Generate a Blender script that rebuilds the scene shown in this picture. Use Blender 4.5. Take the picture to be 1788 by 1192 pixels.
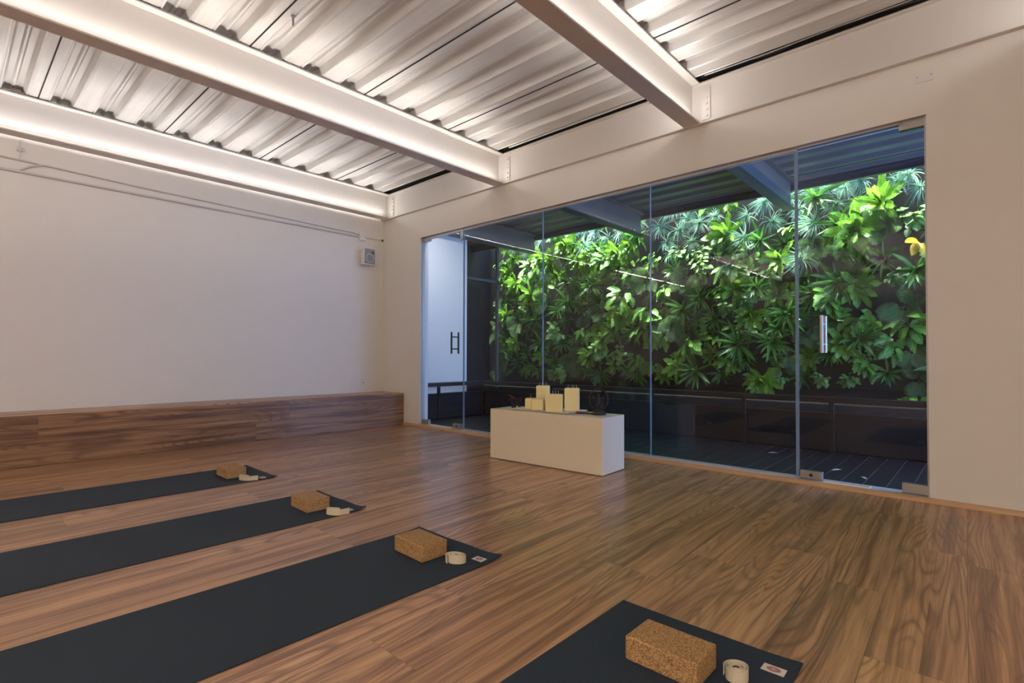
import bpy, math, random
from mathutils import Vector, Matrix
for o in list(bpy.data.objects): bpy.data.objects.remove(o)
SC = bpy.context.scene
COL = SC.collection
PI = math.pi
# ------------------------------------------------------------------ camera
cd = bpy.data.cameras.new('camera'); cam = bpy.data.objects.new('camera', cd); COL.objects.link(cam)
YAW, PITCH, ROLL = 0.740198, 0.0155674, 0.00231254
F = Vector((-math.sin(YAW)*math.cos(PITCH), math.cos(YAW)*math.cos(PITCH), math.sin(PITCH)))
R0 = Vector((math.cos(YAW), math.sin(YAW), 0)); U0 = R0.cross(F)
RT = R0*math.cos(ROLL)+U0*math.sin(ROLL); UP = U0*math.cos(ROLL)-R0*math.sin(ROLL)
cam.matrix_world = Matrix(((RT.x, UP.x, -F.x, 6.922), (RT.y, UP.y, -F.y, -4.6121), (RT.z, UP.z, -F.z, 1.0), (0, 0, 0, 1)))
cd.sensor_fit = 'HORIZONTAL'; cd.sensor_width = 36; cd.lens = 911.53/1788*36; cd.shift_y = 12/1788
cd.clip_start = 0.05; cd.clip_end = 200
SC.camera = cam
# ------------------------------------------------------------------ world, sun, exposure
w = bpy.data.worlds.new('world'); SC.world = w; w.use_nodes = True
bg = w.node_tree.nodes['Background']; bg.inputs[0].default_value = (0.28, 0.48, 1.0, 1); bg.inputs[1].default_value = 7.0
SUN_E = 52.0
sd = bpy.data.lights.new('sun', 'SUN'); sd.energy = SUN_E; sd.angle = math.radians(20); sd.color = (0.95, 1.0, 0.92)
so = bpy.data.objects.new('sun', sd); COL.objects.link(so)
so.rotation_euler = Vector((0.12, 0.045, -1)).to_track_quat('-Z', 'Y').to_euler()
pd = bpy.data.lights.new('sky_portal', 'AREA'); pd.shape = 'RECTANGLE'; pd.size = 10.4; pd.size_y = 0.55
po = bpy.data.objects.new('sky_portal', pd); COL.objects.link(po); po.location = (3.3, 3.87, 3.66); pd.cycles.is_portal = True
pd2 = bpy.data.lights.new('sky_portal', 'AREA'); pd2.shape = 'RECTANGLE'; pd2.size = 3.4; pd2.size_y = 3.9
po2 = bpy.data.objects.new('sky_portal', pd2); COL.objects.link(po2); po2.location = (8.7, 2.12, 1.75); po2.rotation_euler = (0, math.radians(90), 0); pd2.cycles.is_portal = True
LED_W = 9.8       # watts of one beam light line
FILL_W = 210.0     # watts of the added rear bay fill light
SC.view_settings.view_transform = 'Standard'; SC.view_settings.look = 'None'
SC.view_settings.exposure = 0.62; SC.view_settings.gamma = 1.0; SC.view_settings.use_curve_mapping = False
SC.cycles.max_bounces = 10; SC.cycles.diffuse_bounces = 5; SC.cycles.glossy_bounces = 4
SC.cycles.transparent_max_bounces = 16; SC.cycles.transmission_bounces = 6
SC.cycles.sample_clamp_indirect = 6.0; SC.cycles.caustics_reflective = False; SC.cycles.caustics_refractive = False
SC.cycles.use_denoising = True

# ------------------------------------------------------------------ helpers
class MB:
    def __init__(s): s.v = []; s.f = []; s.m = []; s.uv = {}; s.c = []; s.tint = 0.5; s.sm = []
    def add(s, vs, fs, mi=0, uvs=None, smooth=False):
        o = len(s.v); s.v += [tuple(p) for p in vs]; s.c += [s.tint]*len(vs)
        for f in fs: s.f.append(tuple(i+o for i in f)); s.m.append(mi); s.sm.append(smooth)
        if uvs:
            for i, u in enumerate(uvs): s.uv[o+i] = u
        return s
    def box(s, a, b, mi=0, M=None):
        x0, y0, z0 = a; x1, y1, z1 = b
        vs = [(x0,y0,z0),(x1,y0,z0),(x1,y1,z0),(x0,y1,z0),(x0,y0,z1),(x1,y0,z1),(x1,y1,z1),(x0,y1,z1)]
        if M is not None: vs = [M @ Vector(p) for p in vs]
        return s.add(vs, [(0,3,2,1),(4,5,6,7),(0,1,5,4),(1,2,6,5),(2,3,7,6),(3,0,4,7)], mi)
    def cyl(s, p0, p1, r, n=16, r1=None, mi=0, cap=True):
        p0 = Vector(p0); p1 = Vector(p1); r1 = r if r1 is None else r1
        d = (p1-p0).normalized(); a = d.orthogonal().normalized(); b = d.cross(a)
        vs = [p0+(a*math.cos(2*PI*i/n)+b*math.sin(2*PI*i/n))*r for i in range(n)]+[p1+(a*math.cos(2*PI*i/n)+b*math.sin(2*PI*i/n))*r1 for i in range(n)]
        s.add(vs, [(i,(i+1)%n,n+(i+1)%n,n+i) for i in range(n)], mi, smooth=True)
        if cap: s.add(vs, [tuple(range(n-1,-1,-1)), tuple(range(n,2*n))], mi)
        return s
    def tube(s, pts, r, n=8, mi=0, closed=False):
        pts = [Vector(p) for p in pts]; k = len(pts); rr = r if isinstance(r, (list, tuple)) else [r]*k
        vs = []; a = None
        for i, p in enumerate(pts):
            d = (pts[(i+1)%k if closed else min(i+1,k-1)]-pts[(i-1)%k if closed else max(i-1,0)]).normalized()
            a = d.orthogonal().normalized() if a is None else (a-d*a.dot(d)).normalized()
            b = d.cross(a)
            vs += [p+(a*math.cos(2*PI*j/n)+b*math.sin(2*PI*j/n))*rr[i] for j in range(n)]
        fs = []
        for i in range(k if closed else k-1):
            i2 = (i+1)%k
            fs += [(i*n+j, i*n+(j+1)%n, i2*n+(j+1)%n, i2*n+j) for j in range(n)]
        s.add(vs, fs, mi, smooth=True)
        if not closed: s.add(vs[:n]+vs[-n:], [tuple(range(n-1,-1,-1)), tuple(range(n,2*n))], mi)
        return s
    def lathe(s, c, prof, n=24, mi=0):
        c = Vector(c); vs = []
        for r, z in prof: vs += [c+Vector((r*math.cos(2*PI*j/n), r*math.sin(2*PI*j/n), z)) for j in range(n)]
        fs = []
        for i in range(len(prof)-1): fs += [(i*n+j, i*n+(j+1)%n, (i+1)*n+(j+1)%n, (i+1)*n+j) for j in range(n)]
        return s.add(vs, fs, mi, smooth=True)
    def build(s, name, mats, parent=None, bevel=0, seg=2):
        me = bpy.data.meshes.new(name); me.from_pydata(s.v, [], s.f); me.update()
        for m in (mats if isinstance(mats, list) else [mats]): me.materials.append(m)
        me.polygons.foreach_set('material_index', s.m)
        me.polygons.foreach_set('use_smooth', s.sm)
        if s.uv:
            l = me.uv_layers.new(name='UVMap')
            for lp in me.loops: l.data[lp.index].uv = s.uv.get(lp.vertex_index, (0, 0))
            at = me.attributes.new('tint', 'FLOAT', 'POINT'); at.data.foreach_set('value', s.c)
        o = bpy.data.objects.new(name, me); COL.objects.link(o)
        if parent: o.parent = parent
        if bevel:
            b = o.modifiers.new('bevel', 'BEVEL'); b.width = bevel; b.segments = seg; b.limit_method = 'ANGLE'; b.angle_limit = math.radians(40)
            b.harden_normals = False
        return o
def thing(name, label, cat, loc=(0,0,0), rz=0, group=None):
    o = bpy.data.objects.new(name, None); COL.objects.link(o); o.location = loc; o.rotation_euler = (0,0,rz)
    o['label'] = label; o['category'] = cat
    if group: o['group'] = group
    return o
def tag(o, label, cat, group=None):
    o['label'] = label; o['category'] = cat
    if group: o['group'] = group
    return o
def struct(o): o['kind'] = 'structure'; return o
def copy_tree(o, parent=None):
    c = o.copy(); COL.objects.link(c)
    if parent: c.parent = parent
    for ch in list(o.children): copy_tree(ch, c)
    return c

# ------------------------------------------------------------------ materials
def mat(name, col, rough=0.5, metal=0.0, spec=0.5, emit=None, es=0, coat=0, bump=0, bscale=60, sss=0, var=0):
    m = bpy.data.materials.new(name); m.use_nodes = True; nt = m.node_tree; b = nt.nodes['Principled BSDF']
    b.inputs['Base Color'].default_value = (*col, 1); b.inputs['Roughness'].default_value = rough
    b.inputs['Metallic'].default_value = metal; b.inputs['Specular IOR Level'].default_value = spec
    b.inputs['Coat Weight'].default_value = coat
    if sss: b.inputs['Subsurface Weight'].default_value = sss; b.inputs['Subsurface Radius'].default_value = (0.02, 0.012, 0.005)
    if emit: b.inputs['Emission Color'].default_value = (*emit, 1); b.inputs['Emission Strength'].default_value = es
    tc = nt.nodes.new('ShaderNodeTexCoord')
    if var:
        n = nt.nodes.new('ShaderNodeTexNoise'); n.inputs['Scale'].default_value = bscale/8; n.inputs['Detail'].default_value = 4
        nt.links.new(tc.outputs['Object'], n.inputs['Vector'])
        r = nt.nodes.new('ShaderNodeMapRange'); r.inputs['To Min'].default_value = 1-var; r.inputs['To Max'].default_value = 1+var
        nt.links.new(n.outputs['Fac'], r.inputs['Value'])
        mx = nt.nodes.new('ShaderNodeVectorMath'); mx.operation = 'SCALE'; mx.inputs[0].default_value = col
        nt.links.new(r.outputs[0], mx.inputs['Scale']); nt.links.new(mx.outputs[0], b.inputs['Base Color'])
    if bump:
        n = nt.nodes.new('ShaderNodeTexNoise'); n.inputs['Scale'].default_value = bscale; n.inputs['Detail'].default_value = 4
        nt.links.new(tc.outputs['Object'], n.inputs['Vector'])
        bp = nt.nodes.new('ShaderNodeBump'); bp.inputs['Strength'].default_value = bump; bp.inputs['Distance'].default_value = 0.002
        nt.links.new(n.outputs['Fac'], bp.inputs['Height']); nt.links.new(bp.outputs[0], b.inputs['Normal'])
    return m
class NT:
    def __init__(s, m): s.t = m.node_tree
    def n(s, typ, **k):
        x = s.t.nodes.new('ShaderNode'+typ)
        for a, v in k.items(): setattr(x, a, v)
        return x
    def l(s, a, b): s.t.links.new(a, b)
    def math(s, op, a, b=None, c=None):
        x = s.n('Math', operation=op)
        for i, v in enumerate((a, b, c)):
            if v is None: continue
            if isinstance(v, (int, float)): x.inputs[i].default_value = v
            else: s.l(v, x.inputs[i])
        return x.outputs[0]
    def comb(s, a, b, c):
        x = s.n('CombineXYZ')
        for i, v in enumerate((a, b, c)):
            if isinstance(v, (int, float)): x.inputs[i].default_value = v
            else: s.l(v, x.inputs[i])
        return x.outputs[0]
    def noise(s, vec, scale=1, detail=2, rough=.5, dist=0):
        x = s.n('TexNoise'); x.inputs['Scale'].default_value = scale; x.inputs['Detail'].default_value = detail
        x.inputs['Roughness'].default_value = rough; x.inputs['Distortion'].default_value = dist
        s.l(vec, x.inputs['Vector']); return x.outputs['Fac']
    def ramp(s, fac, stops):
        x = s.n('ValToRGB'); e = x.color_ramp.elements
        while len(e) < len(stops): e.new(0.5)
        for i, (p, c) in enumerate(stops): e[i].position = p; e[i].color = (*c, 1)
        s.l(fac, x.inputs[0]); return x.outputs[0]
    def mix(s, fac, a, b, mode='MIX'):
        x = s.n('Mix', data_type='RGBA', blend_type=mode)
        for i, v in ((0, fac), (6, a), (7, b)):
            if isinstance(v, (int, float)): x.inputs[i].default_value = v
            elif isinstance(v, tuple): x.inputs[i].default_value = (*v, 1)
            else: s.l(v, x.inputs[i])
        return x.outputs[2]
    def rng(s, v, a, b, c, d):
        x = s.n('MapRange'); s.l(v, x.inputs[0])
        for i, q in enumerate((a, b, c, d)): x.inputs[i+1].default_value = q
        return x.outputs[0]
def wood_mat(name, cross, pw, off, plen, skew=0.0, rough=0.36, bright=1.0, seam=1.0, sat=1.0):
    m = bpy.data.materials.new(name); m.use_nodes = True; t = NT(m); b = m.node_tree.nodes['Principled BSDF']
    g = t.n('NewGeometry'); sx = t.n('SeparateXYZ'); t.l(g.outputs['Position'], sx.inputs[0])
    c = sx.outputs[cross]; y = sx.outputs[1]
    if skew: c = t.math('MULTIPLY_ADD', y, skew, c)
    a = t.math('DIVIDE', t.math('SUBTRACT', c, off), pw); ia = t.math('FLOOR', a); fa = t.math('SUBTRACT', a, ia)
    wn = t.n('TexWhiteNoise', noise_dimensions='1D'); t.l(ia, wn.inputs['W'])
    bb = t.math('ADD', t.math('DIVIDE', y, plen), t.math('MULTIPLY', wn.outputs['Value'], 5.0)); ib = t.math('FLOOR', bb); fb = t.math('SUBTRACT', bb, ib)
    w2 = t.n('TexWhiteNoise', noise_dimensions='2D'); t.l(t.comb(ia, ib, 0), w2.inputs['Vector'])
    sd = t.n('SeparateColor'); t.l(w2.outputs['Color'], sd.inputs[0])
    s1, s2, s3 = sd.outputs[0], sd.outputs[1], sd.outputs[2]
    # second fake board split inside one plank, as printed laminate has
    half = t.math('GREATER_THAN', fa, t.math('MULTIPLY_ADD', s2, .3, .35))
    xx = t.math('ADD', t.math('MULTIPLY', fa, pw), t.math('MULTIPLY', s1, 37)); xx = t.math('MULTIPLY_ADD', half, .06, xx)
    yy = t.math('ADD', y, t.math('MULTIPLY', s2, 51)); zz = t.math('MULTIPLY', s3, 13)
    warp = t.noise(t.comb(t.math('MULTIPLY', xx, 3.), t.math('MULTIPLY', yy, .9), zz), 1, 2)
    xw = t.math('MULTIPLY_ADD', t.math('SUBTRACT', warp, .5), .075, xx)
    n1 = t.noise(t.comb(t.math('MULTIPLY', xw, 5.0), t.math('MULTIPLY', yy, .5), zz), 1, 1.0, .4)
    rings = t.math('SINE', t.math('MULTIPLY', n1, 165)); rings = t.rng(rings, -1, 1, 0, 1); rings = t.math('POWER', rings, 3.5)
    n2 = t.noise(t.comb(t.math('MULTIPLY', xw, 24), t.math('MULTIPLY', yy, .62), zz), 1, 3.5, .62)
    n3 = t.noise(t.comb(t.math('MULTIPLY', xx, 170), t.math('MULTIPLY', yy, 5), zz), 1, 3, .6)
    n4 = t.noise(t.comb(t.math('MULTIPLY', xw, 4), t.math('MULTIPLY', yy, 1.1), zz), 1, 2, .5)
    base = t.ramp(n2, [(.30, (.100*bright, .047*bright, .027*bright)), (.42, (.215*bright, .110*bright, .058*bright)), (.53, (.345*bright, .190*bright, .098*bright)), (.72, (.45*bright, .270*bright, .145*bright))])
    patch = t.rng(n4, .40, .60, .05, .72)
    col = t.mix(t.math('MULTIPLY', rings, patch), base, (.10*bright, .043*bright, .022*bright))
    col = t.mix(t.rng(n3, .35, .7, .0, .28), col, (.11*bright, .055*bright, .03*bright))
    dark = t.rng(t.noise(t.comb(t.math('MULTIPLY', xw, 9), t.math('MULTIPLY', yy, 1.3), t.math('ADD', zz, 7)), 1, 2), .60, .72, 0, .55)
    col = t.mix(dark, col, (.075*bright, .032*bright, .018*bright))
    tone = t.rng(s3, 0, 1, .88, 1.10)
    vm = t.n('VectorMath', operation='SCALE'); t.l(col, vm.inputs[0]); t.l(tone, vm.inputs['Scale']); col = vm.outputs[0]
    ed = t.math('MINIMUM', t.math('MULTIPLY', fa, pw), t.math('MULTIPLY', t.math('SUBTRACT', 1, fa), pw))
    ed2 = t.math('MINIMUM', t.math('MULTIPLY', fb, plen), t.math('MULTIPLY', t.math('SUBTRACT', 1, fb), plen))
    sm = t.math('MAXIMUM', t.rng(ed, .0006, .0022, .65*seam, 0), t.rng(ed2, .0005, .0018, .3*seam, 0))
    col = t.mix(sm, col, (.05, .025, .015))
    b.inputs['Coat Weight'].default_value = .35; b.inputs['Coat Roughness'].default_value = .22
    t.l(col, b.inputs['Base Color'])
    t.l(t.rng(n3, .3, .7, rough-.05, rough+.09), b.inputs['Roughness'])
    bp = t.n('Bump'); bp.inputs['Strength'].default_value = .25; bp.inputs['Distance'].default_value = .0008
    t.l(t.math('SUBTRACT', n3, t.math('MULTIPLY', sm, 2)), bp.inputs['Height']); t.l(bp.outputs[0], b.inputs['Normal'])
    return m
M = {}
M['floor'] = wood_mat('laminate_floor', 0, .266, 6.804, 1.38, skew=.026, bright=1.45)
M['bench'] = wood_mat('laminate_bench', 2, .235, -.01, 2.3, rough=.42, bright=.85)
M['benchtop_lit'] = wood_mat('laminate_bench_top_lit', 0, .60, -.02, 2.3, rough=.42, bright=1.5)  # same laminate as the front, brightened as if lit from above
M['wall'] = mat('white_plaster', (.745, .72, .685), .75, bump=.12, bscale=35, var=.02)
M['steel'] = mat('white_beam_paint', (.72, .69, .66), .42, var=.015, bscale=20)
M['black_gap'] = mat('black_gap', (.012, .012, .012), .8)
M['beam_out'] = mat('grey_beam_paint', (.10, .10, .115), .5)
M['shoe'] = mat('oak_shoe_moulding', (.50, .31, .17), .35, var=.12, bscale=80)
M['slab'] = mat('concrete_slab', (.3, .3, .3), .9)
M['white'] = mat('white_lacquer', (.78, .755, .715), .28, spec=.5)
M['plinth'] = mat('ivory_lacquer', (.78, .71, .57), .30, spec=.5)
M['plastic'] = mat('white_plastic', (.72, .71, .70), .4)
M['dark_plastic'] = mat('dark_plastic', (.03, .03, .03), .4)
M['grille'] = mat('grey_grille', (.26, .26, .27), .55, bump=.6, bscale=900)
M['conduit'] = mat('painted_conduit', (.60, .57, .54), .45)
M['brushed'] = mat('brushed_steel', (.42, .40, .38), .38, metal=.85, bump=.15, bscale=300)
M['chrome'] = mat('polished_steel', (.62, .60, .58), .2, metal=1.0)
M['mat'] = mat('dark_rubber', (.017, .029, .048), .78, spec=.35, bump=.5, bscale=1400, var=.06)
M['tagcloth'] = mat('label_cloth', (.62, .60, .55), .8)
M['tagred'] = mat('label_red', (.30, .02, .03), .7)
M['strap'] = mat('cotton_webbing', (.66, .58, .44), .9, bump=.8, bscale=700, var=.08)
M['wax'] = mat('ivory_wax', (.86, .76, .42), .45, sss=.35)
M['wick'] = mat('wick', (.75, .72, .66), .9)
M['ceramic'] = mat('white_ceramic', (.74, .71, .64), .3)
M['bronze'] = mat('dark_bronze', (.035, .028, .026), .42, metal=.6)
M['redwood'] = mat('dark_red_lacquer', (.16, .02, .03), .4)
M['blackpaint'] = mat('black_wall_paint', (.012, .013, .020), .5)
M['blacksteel'] = mat('black_steel', (.009, .010, .014), .45, spec=.3)
M['decking'] = mat('black_decking', (.010, .012, .018), .42, spec=.35, bump=.2, bscale=120)
M['groove_glint'] = mat('decking_joint_glint', (.10, .12, .17), .5)  # lighter bluish tone stands in for daylight reflected in the joints
M['gravel'] = mat('dark_gravel', (.014, .013, .012), .95, spec=.1, bump=3, bscale=90, var=.8)
M['backing'] = mat('black_felt', (.006, .007, .005), .95, bump=.5, bscale=60)
M['whitewall'] = mat('white_patio_paint', (.80, .80, .80), .7)
M['alu'] = mat('grey_aluminium', (.50, .50, .52), .4, metal=.5)
M['sill'] = mat('painted_sill', (.62, .60, .57), .4)
M['led'] = mat('led_strip', (.9, .9, .9), .5, emit=(1, .93, .84), es=6)
M['cable'] = mat('black_cable', (.02, .02, .022), .5)
def cork():
    m = bpy.data.materials.new('cork'); m.use_nodes = True; t = NT(m); b = m.node_tree.nodes['Principled BSDF']
    tc = t.n('TexCoord'); v = t.n('TexVoronoi'); v.inputs['Scale'].default_value = 320; t.l(tc.outputs['Object'], v.inputs['Vector'])
    s = t.n('SeparateColor'); t.l(v.outputs['Color'], s.inputs[0])
    col = t.ramp(s.outputs[0], [(0, (.14, .065, .025)), (.3, (.31, .165, .065)), (.65, (.42, .245, .105)), (1, (.54, .35, .17))])
    n = t.noise(tc.outputs['Object'], 420, 3); col = t.mix(t.rng(n, .55, .72, 0, .7), col, (.10, .045, .018))
    t.l(col, b.inputs['Base Color']); b.inputs['Roughness'].default_value = .8
    bp = t.n('Bump'); bp.inputs['Strength'].default_value = .5; bp.inputs['Distance'].default_value = .001; t.l(n, bp.inputs['Height']); t.l(bp.outputs[0], b.inputs['Normal'])
    return m
M['cork'] = cork()
def deck_mat(name, base, metal):
    m = bpy.data.materials.new(name); m.use_nodes = True; t = NT(m); b = m.node_tree.nodes['Principled BSDF']
    g = t.n('NewGeometry'); s = t.n('SeparateXYZ'); t.l(g.outputs['Position'], s.inputs[0])
    v = t.comb(t.math('MULTIPLY', s.outputs[0], 1.6), t.math('MULTIPLY', s.outputs[1], 55), s.outputs[2])
    n = t.noise(v, 1, 4, .6); n2 = t.noise(g.outputs['Position'], 2.2, 3)
    k = t.math('ADD', t.rng(n, .3, .7, .90, 1.06), t.rng(n2, .3, .7, -.06, .06))
    vm = t.n('VectorMath', operation='SCALE'); vm.inputs[0].default_value = base; t.l(k, vm.inputs['Scale'])
    t.l(vm.outputs[0], b.inputs['Base Color']); b.inputs['Metallic'].default_value = metal
    t.l(t.rng(n, .3, .7, .42, .58), b.inputs['Roughness'])
    b.inputs['Anisotropic'].default_value = .4
    # small pressed dimples on the sheet
    v3 = t.comb(t.math('MULTIPLY', s.outputs[0], 14), t.math('MULTIPLY', s.outputs[1], 20), 0)
    vo = t.n('TexVoronoi'); vo.inputs['Scale'].default_value = 1; vo.inputs['Randomness'].default_value = .3; t.l(v3, vo.inputs['Vector'])
    d = t.rng(vo.outputs['Distance'], .12, .2, 1, 0)
    bp = t.n('Bump'); bp.inputs['Strength'].default_value = .35; bp.inputs['Distance'].default_value = .003
    t.l(t.math('ADD', t.math('MULTIPLY', n, .35), t.math('MULTIPLY', d, .5)), bp.inputs['Height']); t.l(bp.outputs[0], b.inputs['Normal'])
    return m
M['deck'] = deck_mat('galvanised_deck', (.68, .665, .65), .38)
M['deck_shade'] = deck_mat('galvanised_deck_shaded', (.21, .21, .25), .5)  # same deck as indoors, darkened in colour for the weak patio light
def glass():
    m = bpy.data.materials.new('clear_glass'); m.use_nodes = True; t = NT(m); m.node_tree.nodes.remove(m.node_tree.nodes['Principled BSDF'])
    out = m.node_tree.nodes['Material Output']; tr = t.n('BsdfTransparent'); tr.inputs[0].default_value = (.955, .975, .98, 1)
    gl = t.n('BsdfGlossy'); gl.inputs['Roughness'].default_value = 0.0; gl.inputs[0].default_value = (1, 1, 1, 1)
    fr = t.n('Fresnel'); fr.inputs[0].default_value = 1.5; mx = t.n('MixShader')
    # same reflectance from both sides of the sheet
    g = t.n('NewGeometry'); fl = t.n('VectorMath', operation='SCALE'); t.l(g.outputs['Normal'], fl.inputs[0])
    fl.inputs['Scale'].default_value = 1.0
    lw = t.n('LayerWeight'); lw.inputs[0].default_value = .5
    c = t.math('SUBTRACT', 1, lw.outputs['Facing']); k = t.math('POWER', t.math('SUBTRACT', 1, c), 5)
    fres = t.math('MULTIPLY_ADD', k, .96, .021)
    t.l(fres, mx.inputs[0]); t.l(tr.outputs[0], mx.inputs[1]); t.l(gl.outputs[0], mx.inputs[2]); t.l(mx.outputs[0], out.inputs[0])
    return m
M['glass'] = glass()
M['glass_edge'] = mat('glass_edge', (.16, .26, .38), .15, spec=.6)

# ------------------------------------------------------------------ room shell
BACK = -14.8; RIGHT = 9.9; OL, OR, OT = 0.925, 6.612, 2.695; ZB = 3.09; ZT = 3.46
struct(MB().box((-.15, BACK-.15, -.12), (RIGHT+.15, .16, 0)).build('floor', M['floor']))
struct(MB().box((-.2, BACK-.15, 0), (0, .16, 3.55)).build('wall_left', M['wall']))
struct(MB().box((RIGHT, BACK-.15, 0), (RIGHT+.2, .16, 3.55)).build('wall_right', M['wall']))
struct(MB().box((0, BACK-.2, 0), (RIGHT, BACK, 3.55)).build('wall_back', M['wall']))
b = MB(); b.box((0, 0, 0), (OL, .15, 3.1)); b.box((OR, 0, 0), (RIGHT, .15, 3.1)); b.box((OL, 0, OT), (OR, .15, 3.1)); b.box((0, .03, 3.1), (RIGHT, .15, 3.55))
struct(b.build('wall_front', M['wall']))
struct(MB().box((-.6, BACK-.2, 3.545), (RIGHT+.3, .3, 3.7)).build('ceiling', M['slab']))
struct(MB().box((-1.9, .3, 3.545), (RIGHT+.3, 3.62, 3.7)).build('ceiling', M['slab']))
# corrugated deck sheets
PITCH_D = .344
def deck(y_from, y_to, x0, x1, name, m):
    prof = []; c = -.40
    while c > y_from - PITCH_D: c -= PITCH_D
    out = []; k = round((-.40-c)/PITCH_D)
    zl, zh = 3.468, 3.53
    while c < y_to+PITCH_D:
        for dy, z in ((-PITCH_D/2, zl), (-.112, zl), (-.098, zl+.006), (-.090, zl), (-.085, zl), (-.062, zh), (-.02, zh), (-.007, zh-.014), (.007, zh-.014), (.02, zh), (.062, zh), (.085, zl), (.090, zl), (.098, zl+.006), (.112, zl)):
            out.append((c+dy, z))
        # a dark joint between sheets of three flutes
        if k % 3 == 2: out += []
        c += PITCH_D; k -= 1
    out = [(y, z) for y, z in out if y_from <= y <= y_to]
    b = MB(); vs = [(x0, y, z) for y, z in out]+[(x1, y, z) for y, z in out]; n = len(out)
    b.add(vs, [(i, n+i, n+i+1, i+1) for i in range(n-1)], 0)
    k = -30
    while k < 60:
        ys = -.40-PITCH_D*(k+.5)
        if (k % 3 == 1) and y_from+.05 < ys < y_to-.05: b.box((x0, ys-.005, zl-.004), (x1, ys+.005, zl+.01), 1)
        k += 1
    return struct(b.build(name, [m, M['black_gap']]))
deck(BACK, -.125, 0, RIGHT, 'ceiling', M['deck'])
deck(.14, 3.55, -1.75, RIGHT, 'ceiling', M['deck_shade'])
b = MB(); b.box((0, -.125, 3.50), (RIGHT, .02, 3.545)); struct(b.build('trim_1', M['black_gap']))
# wood shoe moulding and sill under the glass
def quarter(x0, x1):
    b = MB(); n = 8; pr = [(0, 0), (-.028, 0)]+[(-.028*math.cos(a*PI/2/n)*1.0, .034*math.sin(a*PI/2/n)) for a in range(1, n+1)]
    vs = [(x0, y, z) for y, z in pr]+[(x1, y, z) for y, z in pr]; k = len(pr)
    b.add(vs, [(i, (i+1) % k, k+(i+1) % k, k+i) for i in range(k)]); b.add(vs, [tuple(range(k)), tuple(range(2*k-1, k-1, -1))]); return b
struct(quarter(.556, RIGHT).build('baseboard_front', M['shoe']))
struct(MB().box((OL, 0, 0), (OR, .15, .032)).build('trim_2', M['sill'], bevel=.004))

# ------------------------------------------------------------------ steel beams with light lines
def beam_mb(x, y0, y1, w_=.15, zb=ZB, zt=ZT):
    b = MB(); b.box((x-w_/2, y0, zb), (x+w_/2, y1, zb+.014)); b.box((x-w_/2, y0, zt-.014), (x+w_/2, y1, zt))
    b.box((x-.006, y0, zb+.014), (x+.006, y1, zt-.014)); return b
BX = (.14, 2.525, 4.955, 7.385)
BL = ('white steel ceiling beam nearest the plain left wall', 'white steel ceiling beam in the middle, meeting the window wall left of the glass panes',
      'white steel ceiling beam at upper right, meeting the wall above the glazing', 'white steel ceiling beam furthest from the left wall')
for i, x in enumerate(BX):
    t = thing('steel_beam', BL[i], 'beam', (x, -.055, ZB), group='white ceiling beams')
    T = MB()
    for (y0, y1) in ((-5.6, -.055), (-10.4, -6.2), (-14.8, -10.9)):
        s = beam_mb(0, y0+.055, y1+.055, zb=0, zt=ZT-ZB); T.add(s.v, s.f)
    T.build('girder', M['steel'], t, bevel=.003)
    for sx in (-1, 1):
        for (y0, y1) in ((-5.5, -.12), (-10.3, -6.4)):
            ld = bpy.data.lights.new('led_line', 'AREA'); ld.shape = 'RECTANGLE'; ld.size = y1-y0; ld.size_y = .014
            ld.energy = LED_W*(y1-y0)/5.4*(1 if y1 > -1 else 6.8)*(.2 if i == 0 and sx < 0 else 1); ld.color = (1, .88, .74) if y1 < -1 else (1, .96, .93) if i == 0 else (1, .93, .85) if i == 1 else (1, .94, .89)
            lo = bpy.data.objects.new('led_line', ld); COL.objects.link(lo); lo.location = (x+sx*.056, (y0+y1)/2, ZB+.022)
            zx = Vector((sx*.75, 0, 1)).normalized(); yy = Vector((0, 1, 0))
            # local -Z looks up and outward, local X runs along the beam
            X = yy; Z = -zx; Y = Z.cross(X)
            lo.matrix_world = Matrix(((X.x, Y.x, Z.x, lo.location.x), (X.y, Y.y, Z.y, lo.location.y), (X.z, Y.z, Z.z, lo.location.z), (0, 0, 0, 1)))
            MB().box((sx*.052-.006, y0+.055, .0145), (sx*.052+.006, y1+.055, .018)).build('led_strip', M['led'], t)
    # end clip plate bolted on the girder over the window wall
    MB().box((.075, .035, .035), (.155, .047, .325)).build('end_plate', M['steel'], t, bevel=.002)
    for k in range(5):
        MB().cyl((.125, .035, .07+k*.055), (.125, .024, .07+k*.055), .011, 6).build('bolt', M['steel'], t)
# girder along the window wall
t = thing('edge_girder', 'long white steel girder running above the glazed window wall', 'beam', (0, 0, ZB))
b = MB(); b.box((0, -.045, 0), (RIGHT, .02, .012)); b.box((0, -.045, .358), (RIGHT, .02, .37)); b.box((0, -.008, .012), (RIGHT, .018, .358))
b.build('girder', M['steel'], t, bevel=.002)
for y in (-5.9, -10.65, -14.75):
    t = thing('cross_girder', 'white steel cross girder spanning the room behind the camera', 'beam', (0, y, ZB), group='cross girders behind the mats')
    MB().box((0, -.25 if y > -14 else -.05, 0), (RIGHT, .25 if y > -14 else .05, .37)).build('girder', M['steel'], t)
ld = bpy.data.lights.new('led_line', 'AREA'); ld.shape = 'RECTANGLE'; ld.size = 9; ld.size_y = .05; ld.energy = 18; ld.color = (1, .93, .86)
lo = bpy.data.objects.new('led_line', ld); COL.objects.link(lo); lo.location = (5, BACK+.45, 3.05); lo.rotation_euler = (math.radians(-150), 0, 0)

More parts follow.
